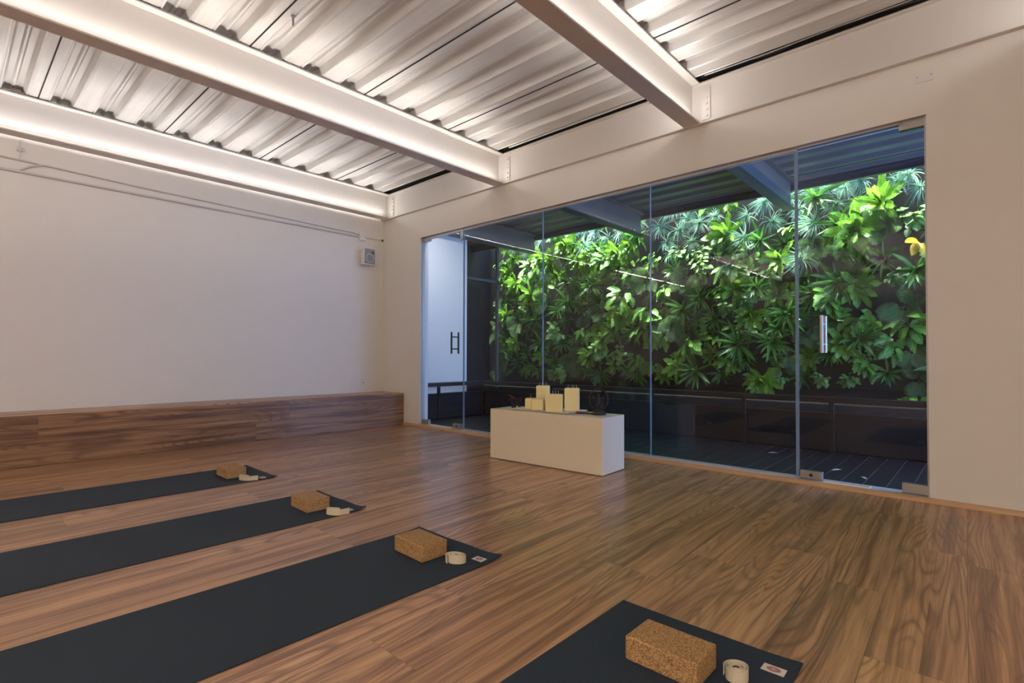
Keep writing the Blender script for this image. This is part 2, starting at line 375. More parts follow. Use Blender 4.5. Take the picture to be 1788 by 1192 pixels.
# added fill light, out of view behind and right of the camera
for k, (x, y) in enumerate(((8.6, -8.2),)):
    t = thing('fill_light', 'added fill light with white housing in the rear bay behind the camera', 'fill light', (x, y, 3.30))
    MB().box((-.6, -.9, .012), (.6, .9, .07)).build('housing', M['steel'], t)
    for sy in (-.6, .6): MB().cyl((0, sy, .07), (0, sy, .24), .006, 8).build('rod', M['steel'], t)
    ld = bpy.data.lights.new('room_fill', 'AREA'); ld.shape = 'RECTANGLE'; ld.size = 1.16; ld.size_y = 1.76; ld.energy = FILL_W; ld.color = (1, .88, .72)
    lo = bpy.data.objects.new('room_fill', ld); COL.objects.link(lo); lo.location = (x, y, 3.31)
# ------------------------------------------------------------------ glazing
GY0, GY1 = .05, .060
def pane(x0, x1, z0, z1, parent=None, name='pane'):
    b = MB(); b.box((x0, GY0, z0), (x1, GY1, z1))
    b.m = [1, 1, 0, 1, 0, 1]
    return b.build(name, [M['glass'], M['glass_edge']], parent)
S = (1.795, 3.14, 4.49, 5.785)
for i in range(3):
    p = struct(pane(S[i]+.003, S[i+1]-.003, .034, OT-.012)); p.name = 'window_%d' % (i+1)
    b = MB(); b.box((S[i], .045, OT-.024), (S[i+1], .068, OT)); b.box((S[i], .045, .032), (S[i+1], .068, .044)); b.build('window_frame', M['alu'], p)
for x, wd in ((S[1], .004), (S[2], .004), (S[0]+.002, .007), (S[3]-.006, .011)):
    o = struct(MB().box((x-wd, GY0-.003, .045), (x+wd, GY1+.003, OT-.02)).build('trim_3', M['glass_edge']))
def bar(mb, x, y, z0, z1): mb.cyl((x, y, z0), (x, y, z1), .0125, 14)
def door(n, x0, x1, hinge_x0, hinge_x1, lock_x0, lock_x1, hx):
    e = bpy.data.objects.new('door_%d' % n, None); COL.objects.link(e); e['kind'] = 'structure'
    pane(x0+.006, x1-.006, .05, OT-.02, e, 'door_leaf')
    for nm, a, c, z0, z1 in (('hinge', hinge_x0, hinge_x1, .040, .105), ('hinge', hinge_x0, hinge_x1, 2.632, 2.69), ('lock', lock_x0, lock_x1, .040, .100)):
        MB().box((a, .032, z0), (c, .078, z1)).build(nm, M['brushed'], e, bevel=.002)
    MB().cyl(((lock_x0+lock_x1)/2, .033, .07), ((lock_x0+lock_x1)/2, .028, .07), .013, 20).build('lock_cylinder', M['dark_plastic'], e)
    for sy, nm in ((-1, 'handle'), (1, 'handle')):
        y = .055+sy*.062; b = MB(); bar(b, hx, y, 1.035, 1.325)
        for z in (1.10, 1.26): b.cyl((hx, y, z), (hx, .055, z), .008, 10)
        b.build(nm, M['brushed'] if n == 2 else M['bronze'], e)
    return e
door(1, OL, S[0], .94, 1.085, 1.60, 1.765, 1.62)
door(2, S[3], OR, 6.455, 6.602, 5.80, 5.955, 5.965)
# left door's upper patch fitting on the fixed pane
struct(MB().box((S[0]-.055, .04, 2.54), (S[0]+.0, .070, 2.665)).build('trim_4', M['glass_edge']))
b = MB(); b.box((OL, .035, OT-.03), (S[0], .078, OT)); b.box((S[3], .035, OT-.016), (OR, .078, OT)); struct(b.build('trim_5', M['alu']))
b = MB(); b.box((OL, .03, .032), (OL+.012, .085, OT)); b.box((OR-.012, .03, .032), (OR, .085, OT)); struct(b.build('trim_6', M['alu']))
b = MB(); b.box((S[3]+.18, .02, .032), (S[3]+.48, .085, .042)); b.box((OL+.2, .02, .032), (S[0]-.22, .085, .042)); struct(b.build('trim_7', M['white']))

# ------------------------------------------------------------------ left wall: bench, speaker, sockets, conduits
b = MB(); b.box((.001, -9.5, .001), (.552, -.001, .449)); b.box((.001, -9.5, .449), (.556, -.001, .461), 1)
tag(b.build('bench', [M['bench'], M['benchtop_lit']], bevel=.002), 'long built-in wood laminate bench along the left wall', 'bench')
t = thing('wall_speaker', 'small grey and white loudspeaker on the left wall near the corner', 'speaker', (0, -.347, 2.475))
MB().box((.0, -.03, -.05), (.05, .03, .05)).build('bracket', M['plastic'], t)
b = MB(); pr = [(-.105, 0), (.105, 0)]
vs = [(.04, -.075, -.115), (.17, -.10, -.125), (.17, .10, -.125), (.04, .075, -.115), (.04, -.075, .115), (.17, -.10, .125), (.17, .10, .125), (.04, .075, .115)]
b.add(vs, [(0,3,2,1),(4,5,6,7),(0,1,5,4),(1,2,6,5),(2,3,7,6),(3,0,4,7)]); b.build('cabinet', M['plastic'], t, bevel=.008)
MB().box((.168, -.086, -.112), (.176, .086, .112)).build('grille', M['grille'], t, bevel=.004)
b = MB(); b.tube([(.178, .062*math.cos(a*PI/12), -.025+.062*math.sin(a*PI/12)) for a in range(24)], .004, 6, closed=True); b.build('woofer_ring', M['plastic'], t)
MB().box((.176, .03, .045), (.180, .07, .07)).build('badge', M['dark_plastic'], t)
for y, lab, k in ((-.497, 'white wall switch plate with two rockers, left of the pair above the bench', 0), (-.338, 'white socket plate with one dark jack, right of the pair above the bench', 1)):
    t = thing('wall_plate', lab, 'wall plate', (0, y, .605), group='plates above the bench')
    MB().box((0, -.037, -.06), (.007, .037, .06)).build('cover', M['plastic'], t, bevel=.003)
    if k == 0:
        for z in (-.022, .022): MB().box((.007, -.013, z-.017), (.011, .013, z+.017)).build('rocker', M['plastic'], t, bevel=.001)
    else: MB().cyl((.007, 0, 0), (.010, 0, 0), .008, 16).build('jack', M['dark_plastic'], t)
t = thing('junction_box', 'square white junction box on the conduit above the loudspeaker', 'junction box', (0, -.383, 2.78))
MB().box((0, -.055, -.055), (.04, .055, .055)).build('cover', M['plastic'], t, bevel=.003)
for sy in (-1, 1): MB().cyl((.04, sy*.04, .0), (.043, sy*.04, 0), .006, 10).build('screw', M['grille'], t)
b = MB(); b.tube([(.018, -9, 2.775), (.018, -.44, 2.777)], .012, 10)
tag(b.build('conduit', M['conduit']), 'lower straight painted conduit running along the top of the left wall', 'conduit')
b = MB(); b.tube([(.018, -9, 2.90), (.018, -4.6, 2.90), (.018, -3.9, 2.885), (.018, -3.2, 2.862), (.018, -1.6, 2.835), (.018, -.7, 2.822), (.02, -.52, 2.82), (.022, -.45, 2.80)], .009, 10)
tag(b.build('conduit', M['conduit']), 'upper thinner conduit sloping slightly down the left wall to the junction box', 'conduit')
b = MB(); b.tube([(.018, -4.25, 2.775), (.018, -4.12, 2.79), (.018, -4.05, 2.84), (.018, -3.95, 2.885)], .009, 8)
tag(b.build('conduit', M['conduit']), 'short curved conduit crossing between the two long ones, far left', 'conduit')
b = MB(); b.tube([(.018, -.33, 2.78), (.018, -.06, 2.785), (.018, -.012, 2.786)], .009, 10)
tag(b.build('conduit', M['conduit']), 'short conduit from the junction box to the room corner', 'conduit')
b = MB(); b.cyl((.018, -.045, 2.785), (.018, -.02, 2.785), .016, 12); tag(b.build('cable_gland', M['dark_plastic']), 'small black cable gland in the corner at the conduit end', 'gland')
b = MB(); b.cyl((.018, -4.12, 2.89), (.018, -4.12, 3.08), .004, 8); b.box((.0, -4.14, 2.975), (.03, -4.10, 3.01)); tag(b.build('conduit_hanger', M['conduit']), 'small hanger rod holding the conduit, far left under the beam', 'hanger')
# right plate over the glazed door
t = thing('wall_plate', 'blank rectangular cover plate with two screws, high right of the glass door', 'wall plate', (6.605, 0, 2.965))
MB().box((-.048, -.006, -.042), (.048, 0, .042)).build('cover', M['plastic'], t, bevel=.002)
for sx in (-1, 1): MB().cyl((sx*.037, -.006, 0), (sx*.037, -.009, 0), .004, 10).build('screw', M['grille'], t)
# things on the ceiling
t = thing('ceiling_hook', 'small grey rod hook hanging from the metal deck', 'hook', (3.215, -2.917, 3.468))
MB().cyl((0, 0, 0), (0, 0, -.075), .007, 10).build('rod', M['brushed'], t); MB().cyl((0, 0, -.002), (0, 0, -.012), .016, 12).build('washer', M['brushed'], t)
t = thing('beam_clamp', 'grey metal clamp sitting on the beam nearest the left wall', 'clamp', (.15, -4.13, 3.468))
b = MB(); b.box((-.03, -.10, .0), (.05, .10, .012)); b.box((0, -.06, .012), (.02, .0, .045)); b.build('plate', M['brushed'], t)
for y in (-.07, .05): MB().cyl((.04, y, -.02), (.04, y, .055), .007, 8).build('bolt', M['brushed'], t)
b = MB(); pts = [(5.06+.13*k, -.085+.018*math.sin(k*1.7), 3.484+.010*math.sin(k*.9+1)) for k in range(28)]
b.tube(pts, .008, 8); tag(b.build('cable', M['cable']), 'black cable lying loosely in the gap above the window wall girder', 'cable')
b = MB(); b.tube([(5.1, -.115, 3.474), (5.6, -.10, 3.474), (6.1, -.115, 3.476), (6.6, -.11, 3.474)], .007, 8); tag(b.build('cable', M['alu']), 'thin grey wire beside the black cable above the window wall girder', 'cable')
b = MB(); b.cyl((2.75, -.10, 3.478), (4.75, -.10, 3.478), .012, 12); tag(b.build('flute_edge_tube', M['plastic']), 'pale tube standing in for the last deck flute between middle and upper right beams', 'tube')  # pale tube stands in for the last deck flute, partly seen here

# ------------------------------------------------------------------ mats, blocks and straps
def mat_mb(w_, L, curl):
    # far end at y=0, runs to y=-L, width in x from 0 to w_
    b = MB(); nx, ny = 22, 80; top = []
    def h(x, y):
        e = .0
        d = math.hypot(x-w_, y); e += curl*max(0, 1-d/.16)**2
        d2 = math.hypot(x, y); e += curl*.25*max(0, 1-d2/.10)**2
        e += curl*.18*math.exp(-(y/.05)**2)*(0.5+0.5*math.sin(x*19))
        return e
    ys = [-(L)*(j/ny)**1.8 for j in range(ny+1)]
    vs = []
    for z0 in (.005, 0.0004):
        for y in ys:
            for i in range(nx+1):
                x = w_*i/nx; vs.append((x, y, z0+h(x, y)))
    N = (nx+1)*(ny+1); fs = []
    for j in range(ny):
        for i in range(nx):
            a = j*(nx+1)+i; fs.append((a, a+nx+1, a+nx+2, a+1)); fs.append((N+a, N+a+1, N+a+nx+2, N+a+nx+1))
    for j in range(ny):
        a = j*(nx+1); fs.append((a, N+a, N+a+nx+1, a+nx+1)); c = a+nx; fs.append((c, c+nx+1, N+c+nx+1, N+c))
    for i in range(nx):
        fs.append((i, i+1, N+i+1, N+i)); a = ny*(nx+1)+i; fs.append((a, N+a, N+a+1, a+1))
    b.add(vs, fs, smooth=False); return b, h
MATS = [ # x right far corner, y far, width, rotation, curl, words
    (2.585, -2.728, .66, -.8, .010, 'farthest mat, nearest the wooden bench'),
    (3.915, -2.725, .66, -.7, .017, 'second mat from the wooden bench'),
    (5.130, -2.722, .665, -.3, .015, 'third mat from the wooden bench'),
    (6.470, -2.716, .66, 0, .006, 'nearest mat, at the lower right')]
for i, (xr, yf, wd, rz, curl, wrd) in enumerate(MATS):
    lab = ['dark blue-black yoga mat on the wood floor nearest the bench', 'dark yoga mat second from the bench, with a cork block on it',
           'dark yoga mat third from the bench, its right corner curling up', 'dark yoga mat nearest the camera at lower right, lying flat'][i]
    t = thing('yoga_mat', lab, 'yoga mat', (xr, yf, 0), math.radians(rz), 'dark yoga mats in a row')
    mb, hf = mat_mb(wd, 2.15 if i < 3 else 1.75, curl)
    mb.v = [(x-wd, y, z) for x, y, z in mb.v]
    mb.build('mat_sheet', M['mat'], t)
    # white cloth label with a round red emblem near the right far corner
    cx, cy = -.062, -.095
    ang = .0
    def P(u, v, dz): 
        x = cx+u; y = cy+v; return (x, y, .0062+hf(x+wd, y)+dz)
    lb = MB(); g = 4
    vs = [P(-.034+.068*a/g, -.021+.042*c/g, 0) for c in range(g+1) for a in range(g+1)]
    lb.add(vs, [(c*(g+1)+a, c*(g+1)+a+1, (c+1)*(g+1)+a+1, (c+1)*(g+1)+a) for c in range(g) for a in range(g)])
    lab_o = lb.build('label_patch', M['tagcloth'], t)
    so_ = lab_o.modifiers.new('solid', 'SOLIDIFY'); so_.thickness = .001; so_.offset = -1
    eb = MB(); n = 28
    def ring(r0, r1, dz, mi, a0=0, a1=2*PI, k=28, off=(0, 0)):
        vs = []
        for j in range(k+1):
            a = a0+(a1-a0)*j/k
            for r in (r0, r1): vs.append(P(off[0]+r*1.25*math.cos(a), off[1]+r*.85*math.sin(a), dz))
        eb.add(vs, [(2*j, 2*j+1, 2*j+3, 2*j+2) for j in range(k)], mi)
    ring(0.0002, .0165, .0006, 0)
    # looping white lines of the emblem
    ring(.0125, .0138, .0010, 1)
    for a in range(4):
        o_ = (.0055*math.cos(a*PI/2+.5), .0042*math.sin(a*PI/2+.5)); ring(.0035, .005, .0010, 1, off=o_, k=14)
    eb.build('emblem', [M['tagred'], M['tagcloth']], t)
def block(cx, cy, z, rz, label):
    b = MB().box((-.121, -.077, 0), (.121, .077, .078)); o = b.build('cork_block', M['cork'], bevel=.006, seg=3)
    o.location = (cx, cy, z); o.rotation_euler = (0, 0, math.radians(rz))
    return tag(o, label, 'yoga block', 'cork yoga blocks on the mats')
block(2.262, -2.968, .0056, -1.5, 'cork yoga block on the farthest mat, nearest the bench')
block(3.612, -2.957, .0056, -2.0, 'cork yoga block on the second mat from the bench')
block(4.785, -2.957, .0056, -2.5, 'cork yoga block on the third mat, with its strap at the corner')
block(6.150, -3.003, .0056, -.5, 'large cork yoga block on the nearest mat, lower right')
def strap(cx, cy, rz, rx, ry, turns, label, tailL=.05, inner=.35, lean=0):
    t = thing('yoga_strap', label, 'strap', (cx, cy, .0054), math.radians(rz), 'rolled cotton straps on the mats')
    n = int(turns*28); pts = []
    for j in range(n+1):
        a = 2*PI*j/28; f = inner+(1-inner)*j/n
        wob = 1+.04*math.sin(a*2.3)
        pts.append(Vector((rx*f*math.cos(a)*wob, ry*f*math.sin(a), 0)))
    end = pts[-1]; d = (pts[-1]-pts[-2]).normalized()
    for j in range(1, 5): pts.append(end+d*tailL*j/4+Vector((.004*j*.3, 0, 0)))
    H = .038; th = .0026; vs = []
    for j, p in enumerate(pts):
        q = (pts[min(j+1, len(pts)-1)]-pts[max(j-1, 0)]).normalized(); nn = Vector((q.y, -q.x, 0))*th/2
        for s in (p+nn, p-nn):
            vs.append((s.x, s.y, .0)); vs.append((s.x, s.y, H+.002*math.sin(j*.35)))
    fs = []
    for j in range(len(pts)-1):
        a = 4*j; c = a+4
        fs += [(a, c, c+1, a+1), (a+2, a+3, c+3, c+2), (a+1, c+1, c+3, a+3), (a, a+2, c+2, c)]
    k = 4*(len(pts)-1); fs += [(0, 1, 3, 2), (k, k+2, k+3, k+1)]
    b = MB(); b.add(vs, fs, smooth=False); b.build('webbing', M['strap'], t)
    b = MB(); r = rx*.30
    b.tube([(r*math.cos(a*PI/8), .004, H*.62+.011*math.sin(a*PI/8)) for a in range(16)], .0022, 6, closed=True)
    b.build('buckle', M['dark_plastic'], t)
strap(2.505, -2.955, 20, .062, .017, 3.0, 'flattened roll of cream cotton strap beside the block on the farthest mat', .055)
strap(3.868, -2.930, 24, .058, .022, 3.0, 'cream cotton strap roll with a loose tail, second mat from the bench', .05)
strap(5.010, -2.915, 32, .052, .030, 3.6, 'oval cream strap roll touching the block on the third mat', .016)
strap(6.335, -2.935, 42, .036, .036, 4.4, 'round cream strap roll on the nearest mat at the bottom edge', .012)

# ------------------------------------------------------------------ white plinth and what stands on it
BR = math.radians(2.6)
def onbox(u, v):   # u along the front from the left front corner, v towards the window
    return (3.279+u*math.cos(BR)-v*math.sin(BR), -.938+u*math.sin(BR)+v*math.cos(BR))
o = MB().box((0, 0, .006), (1.258, .385, .485)).build('display_plinth', M['plinth'], bevel=.002)
o.location = (3.279, -.938, 0); o.rotation_euler = (0, 0, BR); tag(o, 'low white rectangular plinth box in front of the glass', 'plinth')
PZ = .485
# tray
b = MB(); W2, D2 = .33, .165
def rect(w_, d_, z): return [(-w_, -d_, z), (w_, -d_, z), (w_, d_, z), (-w_, d_, z)]
rings_ = [rect(W2-.05, D2-.035, 0), rect(W2-.04, D2-.03, .0), rect(W2, D2, .016), rect(W2, D2, .021), rect(W2-.02, D2-.015, .012), rect(W2-.04, D2-.03, .009)]
vs = [p for r in rings_ for p in r]; fs = [(3, 2, 1, 0), (20, 21, 22, 23)]
for k in range(5):
    for j in range(4): fs.append((4*k+j, 4*k+(j+1) % 4, 4*k+4+(j+1) % 4, 4*k+4+j))
b.add(vs, fs); o = b.build('serving_tray', M['ceramic'], bevel=.002)
x, y = onbox(.575, .18); o.location = (x, y, PZ); o.rotation_euler = (0, 0, BR); tag(o, 'white rectangular tray carrying the group of candles', 'tray')
CZ = PZ+.0095
def candle(u, v, wd, dp, h, rz, label, wicks):
    x, y = onbox(u, v); t = thing('candle', label, 'candle', (x, y, CZ), math.radians(rz), 'ivory candles on the tray')
    b = MB(); b.box((-wd/2, -dp/2, 0), (wd/2, dp/2, h)); b.build('wax_body', M['wax'], t, bevel=min(wd, dp)*.10, seg=4)
    for k, (a, c) in enumerate(wicks):
        q = .004 if k % 2 else -.004
        MB().tube([(a*wd, c*dp, h-.002), (a*wd+q, c*dp, h+.012), (a*wd-q*.5, c*dp+.003, h+.024), (a*wd+q, c*dp, h+.03)], .0016, 6).build('wick', M['wick'], t)
candle(.375, .165, .100, .09, .105, 32, 'small square ivory candle at the left end of the tray', [(0, 0)])
candle(.487, .130, .115, .09, .105, 32, 'low wide ivory candle second from left at the tray front', [])
candle(.452, .262, .125, .11, .225, 32, 'tall ivory pillar candle at the back left of the group', [(-.25, 0), (-.05, .1), (.25, -.05)])
candle(.582, .265, .150, .11, .148, 32, 'wide ivory candle at the back centre, mostly hidden', [(-.3, 0), (-.1, .1), (.1, -.1), (.25, 0)])
candle(.685, .120, .158, .085, .160, 30, 'broad square ivory candle at the front centre of the tray', [])
candle(.800, .240, .135, .11, .215, 32, 'tallest ivory pillar candle at the right end of the tray', [(-.25, 0), (.0, .1), (.15, -.05), (.3, .05)])
# singing bowl at the left end
x, y = onbox(.135, .23); t = thing('singing_bowl', 'small dark bronze bowl on stubby feet at the plinth left end', 'bowl', (x, y, PZ), BR)
MB().lathe((0, 0, .03), [(.0, 0), (.025, .0), (.042, .012), (.055, .035), (.060, .058), (.062, .066), (.058, .066), (.054, .04), (.04, .016), (0, .006)], 28).build('bowl', M['bronze'], t)
for k in range(3):
    a = k*2*PI/3+.4; MB().cyl((.042*math.cos(a), .042*math.sin(a), 0), (.028*math.cos(a), .028*math.sin(a), .036), .017, 10, .009).build('foot', M['bronze'], t)
b = MB(); b.tube([(-.075, -.02, .128), (-.045, -.016, .112), (.03, .004, .066)], [.006, .008, .007], 8)
o = b.build('incense_stick', M['redwood']); o.location = (x, y, PZ); tag(o, 'short dark red stick leaning in the bronze bowl', 'stick')
# round filigree figure at the right end
x, y = onbox(1.085, .235); t = thing('figurine', 'black openwork figurine with a ring of points at the plinth right end', 'figurine', (x, y, PZ), math.radians(35))
MB().lathe((0, 0, 0), [(0, 0), (.068, 0), (.070, .008), (.062, .014), (.045, .018), (.052, .026), (.048, .034), (.028, .042), (.0, .046)], 28).build('pedestal', M['bronze'], t)
rc = .135; b = MB(); b.tube([(.082*math.cos(a*PI/20), 0, rc+.092*math.sin(a*PI/20)) for a in range(40)], .0045, 8, closed=True)
for a in range(22):
    q = a*2*PI/22
    if abs(q-1.5*PI) < .3: continue
    c, s = math.cos(q), math.sin(q); b.cyl((.084*c, 0, rc+.094*s), (.100*c, 0, rc+.112*s), .005, 6, .0008)
b.build('ring', M['bronze'], t)
b = MB()
b.tube([(0, 0, .095), (.002, 0, .118), (0, 0, .14), (0, 0, .158)], [.015, .012, .017, .008], 10)      # torso
b.lathe((0, 0, .158), [(0, 0), (.009, .004), (.011, .012), (.009, .02), (.004, .03), (0, .034)], 12)  # head
for sx in (-1, 1):
    b.tube([(sx*.014, 0, .148), (sx*.036, -.004, .15), (sx*.055, 0, .175)], [.006, .005, .004], 8)
    b.tube([(sx*.014, 0, .145), (sx*.034, -.012, .128), (sx*.05, -.016, .138)], [.006, .005, .0035], 8)
b.tube([(-.006, 0, .098), (-.018, -.008, .074), (-.006, 0, .046)], [.010, .008, .006], 8)
b.tube([(.006, 0, .098), (.03, -.014, .094), (.016, -.022, .070), (.03, -.026, .064)], [.010, .008, .006, .005], 8)
b.build('dancing_body', M['bronze'], t)
x, y = onbox(.93, .165); t = thing('mallet', 'black rod mallet with dark red padded end beside the tray', 'mallet', (x, y, PZ), math.radians(8))
MB().cyl((.03, 0, .012), (.17, .01, .008), .008, 12, .006).build('rod', M['bronze'], t)
b = MB(); b.tube([(-.045, 0, .013), (-.03, 0, .013), (.02, 0, .013), (.034, 0, .012)], [.006, .012, .012, .007], 12); b.build('padded_end', M['redwood'], t)

# ------------------------------------------------------------------ patio
PYF = 1.76; PYB = 4.12; PXL = -1.75
struct(MB().box((-1.9, .15, -.3), (RIGHT, 4.3, -.03)).build('floor', M['decking']))
b = MB(); k = 0; xx = .48
while xx < 8.5:
    b.box((xx, .17, -.032), (xx+.142, PYF, -.004)); xx += .150
tag(b.build('patio_decking', M['decking'], bevel=.002), 'black boarded patio deck outside the glass', 'decking')
b = MB(); xx = .48
while xx < 8.5: b.box((xx+.142, .17, -.03), (xx+.150, PYF, -.008)); xx += .15
struct(b.build('trim_8', M['groove_glint']))
struct(MB().box((-.2, .15, 0), (0, 1.76, 3.465)).build('wall_side', M['whitewall']))
struct(MB().box((PXL-.15, 1.76, 0), (PXL, 4.3, 4.6)).build('wall_dark', M['blackpaint'])); struct(MB().box((PXL-.15, 1.56, 0), (-.2, 1.76, 3.465)).build('wall_dark', M['blackpaint']))
struct(MB().box((PXL, PYB, 0), (8.6, PYB+.15, 4.6)).build('wall_far', M['backing']))
b = MB(); b.box((PXL, 3.55, 3.36), (8.6, 3.56, 3.70)); b.box((PXL, 3.50, 3.36), (8.6, 3.56, 3.37)); b.box((PXL, 3.50, 3.45), (8.6, 3.56, 3.46)); struct(b.build('trim_10', M['beam_out']))
BO = (2.51, 4.86, .12, 7.3); BOL = ('grey steel patio roof beam seen through the second glass pane', 'grey steel patio roof beam seen through the glass pane left of the right door', 'grey steel patio roof beam over the white outer wall', 'grey steel patio roof beam beyond the right door')
for x, lb in zip(BO, BOL):
    t = thing('roof_beam', lb, 'beam', (x, .15, 3.08), group='patio roof beams')
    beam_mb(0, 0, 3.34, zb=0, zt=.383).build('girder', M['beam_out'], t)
# planter bed with rail, along the back and round the left side
for nm, bs in (('low black planter kerb along the foot of the plant wall', (((.42, PYF+.06, 0), (8.39, PYF+.09, .385)), ((.42, PYF+.05, .385), (8.39, PYF+.10, .40)))),
               ('low black planter kerb in front of the white outer wall', (((.33, .16, 0), (.36, PYF+.05, .385)), ((.32, .16, .385), (.37, PYF+.05, .40))))):
    b = MB()
    for a, c in bs: b.box(a, c)
    tag(b.build('planter_kerb', M['blacksteel']), nm, 'planter', 'planter kerbs')
for nm, a, c in (('dark gravel bed at the foot of the plant wall', (PXL+.01, PYF+.10, -.02), (8.39, PYB-.02, .375)), ('dark gravel bed along the white outer wall', (.001, .16, -.02), (.31, PYF+.09, .375))):
    o = tag(MB().box(a, c).build('gravel', M['gravel']), nm, 'gravel'); o['kind'] = 'stuff'
t = thing('bench_rail', 'long black steel rail on thin posts above the gravel planter', 'rail', (0, 0, 0))
b = MB(); b.box((.30, PYF-.02, .515), (8.39, PYF+.10, .575)); b.box((.30, .17, .515), (.42, PYF-.02, .575)); b.build('top_rail', M['blacksteel'], t, bevel=.006)
for x in (.36, 1.9, 2.85, 3.6, 4.78, 5.68, 6.6, 7.6): MB().box((x-.022, PYF+.01, -.03), (x+.022, PYF+.05, .515)).build('post', M['blacksteel'], t)
MB().box((.34, .80, -.03), (.38, .84, .515)).build('post', M['blacksteel'], t)
# added soffit fill lamp, out of view, to brighten the white outer wall
t = thing('fill_spotlight', 'added round soffit fill lamp aimed at the white outer wall', 'fill_spotlight', (1.15, .40, 3.40))
MB().cyl((0, 0, 0), (0, 0, .066), .05, 20).build('housing', M['brushed'], t)
ld = bpy.data.lights.new('wall_fill_spot', 'SPOT'); ld.energy = 75; ld.spot_size = math.radians(120); ld.spot_blend = 1; ld.shadow_soft_size = .04; ld.color = (1, .95, .95)
lo = bpy.data.objects.new('wall_fill_spot', ld); COL.objects.link(lo); lo.location = (1.15, .40, 3.39); lo.rotation_euler = Vector((-1.15, .75, -1.9)).to_track_quat('-Z', 'Y').to_euler()
# dark door frame and leaning panels in the far left corner
t = thing('steel_frame', 'dark steel door frame in the far left patio corner', 'frame', (-.45, 1.95, .376))
b = MB(); b.box((0, 0, 0), (.05, .05, 2.9)); b.box((.0, 1.0, 0), (.05, 1.05, 2.9)); b.box((0, 0, 2.1), (.05, 1.05, 2.15)); b.build('frame_bar', M['beam_out'], t)
for k, (a, c) in enumerate(((.05, .32), (.36, .28))):
    o = MB().box((0, 0, 0), (.025, c, 2.02)).build('leaning_panel', M['blacksteel']); o.location = (-.42-.3*k, 2.0+a*1.6, .378); o.rotation_euler = (0, math.radians(-2.5), 0)
    tag(o, ['narrow black panel leaning by the white outer wall corner', 'second black panel leaning beside the plant wall edge'][k], 'panel')
# dry leaves on the patio
b = MB()
LP = [(5.92, .75, -.001, .05, .8), (6.15, .55, -.001, .045, 2.2), (5.25, 1.25, -.001, .05, .3)]
for k, (x, y, z, s, a) in enumerate(LP):
    lb = MB(); ca, sa = math.cos(a), math.sin(a)
    pr = [(-1, 0, 0), (-.4, .28, .12), (.2, .3, .2), (1, 0, .1), (.2, -.3, .2), (-.4, -.28, .12), (0, 0, .02)]
    lb.add([(x+s*(p*ca-q*sa), y+s*(p*sa+q*ca), z+s*r+.002) for p, q, r in pr], [(0, 6, 1), (1, 6, 2), (2, 6, 3), (3, 6, 4), (4, 6, 5), (5, 6, 0)])
    tag(lb.build('fallen_leaf', M['wick']), ['pale fallen leaf on the deck behind the right door lock', 'pale fallen leaf on the deck in the middle of the right door', 'small fallen leaf on the deck left of the right door'][k], 'leaf', 'fallen leaves')
# ------------------------------------------------------------------ living wall plants
def leaf_mat(name, dark, light, rough=.32, rib=(.40, .50, .16), ribw=.07, bars=0, tl=.22):
    m = bpy.data.materials.new(name); m.use_nodes = True; t = NT(m); b = m.node_tree.nodes['Principled BSDF']; out = m.node_tree.nodes['Material Output']
    uv = t.n('UVMap'); s = t.n('SeparateXYZ'); t.l(uv.outputs[0], s.inputs[0]); u, v = s.outputs[0], s.outputs[1]
    at = t.n('Attribute'); at.attribute_name = 'tint'; oi = t.n('ObjectInfo')
    k = t.math('ADD', t.math('MULTIPLY', at.outputs['Fac'], .65), t.math('MULTIPLY', oi.outputs['Random'], .35))
    au = t.math('ABSOLUTE', t.math('SUBTRACT', u, .5))
    col = t.mix(k, dark, light)
    ve = t.math('SINE', t.math('MULTIPLY', t.math('SUBTRACT', t.math('MULTIPLY', v, 9), t.math('MULTIPLY', au, 6)), 6.28))
    col = t.mix(t.rng(ve, .6, 1, 0, .22+bars), col, tuple(min(1, c*1.5) for c in light))
    col = t.mix(t.rng(au, ribw*.5, ribw, .7, 0), col, rib)
    g = t.n('TexCoord'); n = t.noise(g.outputs['Object'], 9, 3); col = t.mix(t.rng(n, .55, .75, 0, .35), col, tuple(c*.45 for c in dark))
    t.l(col, b.inputs['Base Color']); b.inputs['Roughness'].default_value = rough
    bp = t.n('Bump'); bp.inputs['Strength'].default_value = .4; bp.inputs['Distance'].default_value = .004; t.l(ve, bp.inputs['Height']); t.l(bp.outputs[0], b.inputs['Normal'])
    tr = t.n('BsdfTranslucent'); t.l(col, tr.inputs[0]); mx = t.n('MixShader'); mx.inputs[0].default_value = tl
    t.l(b.outputs[0], mx.inputs[1]); t.l(tr.outputs[0], mx.inputs[2]); t.l(mx.outputs[0], out.inputs[0])
    return m
LM = {
 'nest': leaf_mat('leaf_lime', (.06, .18, .014), (.26, .50, .05), .30, bars=.15),
 'lance': leaf_mat('leaf_glossy_green', (.024, .11, .018), (.10, .30, .045), .24),
 'palm': leaf_mat('leaf_feather', (.018, .08, .028), (.065, .22, .065), .38, ribw=.12),
 'spider': leaf_mat('leaf_pale_skylit', (.10, .27, .19), (.36, .60, .44), .35, rib=(.55, .62, .42), ribw=.12),  # pale leaves; cyan daylight from above is put into the colour
 'lobed': leaf_mat('leaf_mid_green', (.045, .16, .018), (.17, .42, .05), .28),
 'heart': leaf_mat('leaf_heart', (.04, .14, .025), (.20, .42, .09), .30, rib=(.45, .52, .25)),
 'bred': leaf_mat('leaf_red', (.30, .012, .012), (.55, .04, .03), .35, rib=(.5, .05, .04)),
 'bpur': leaf_mat('leaf_purple', (.05, .015, .055), (.17, .05, .14), .30, rib=(.18, .10, .12)),
 'yellow': leaf_mat('leaf_yellow', (.70, .48, .02), (.85, .62, .04), .4, rib=(.8, .6, .1)),
 'stem': mat('leaf_stalk', (.10, .13, .04), .5),
}
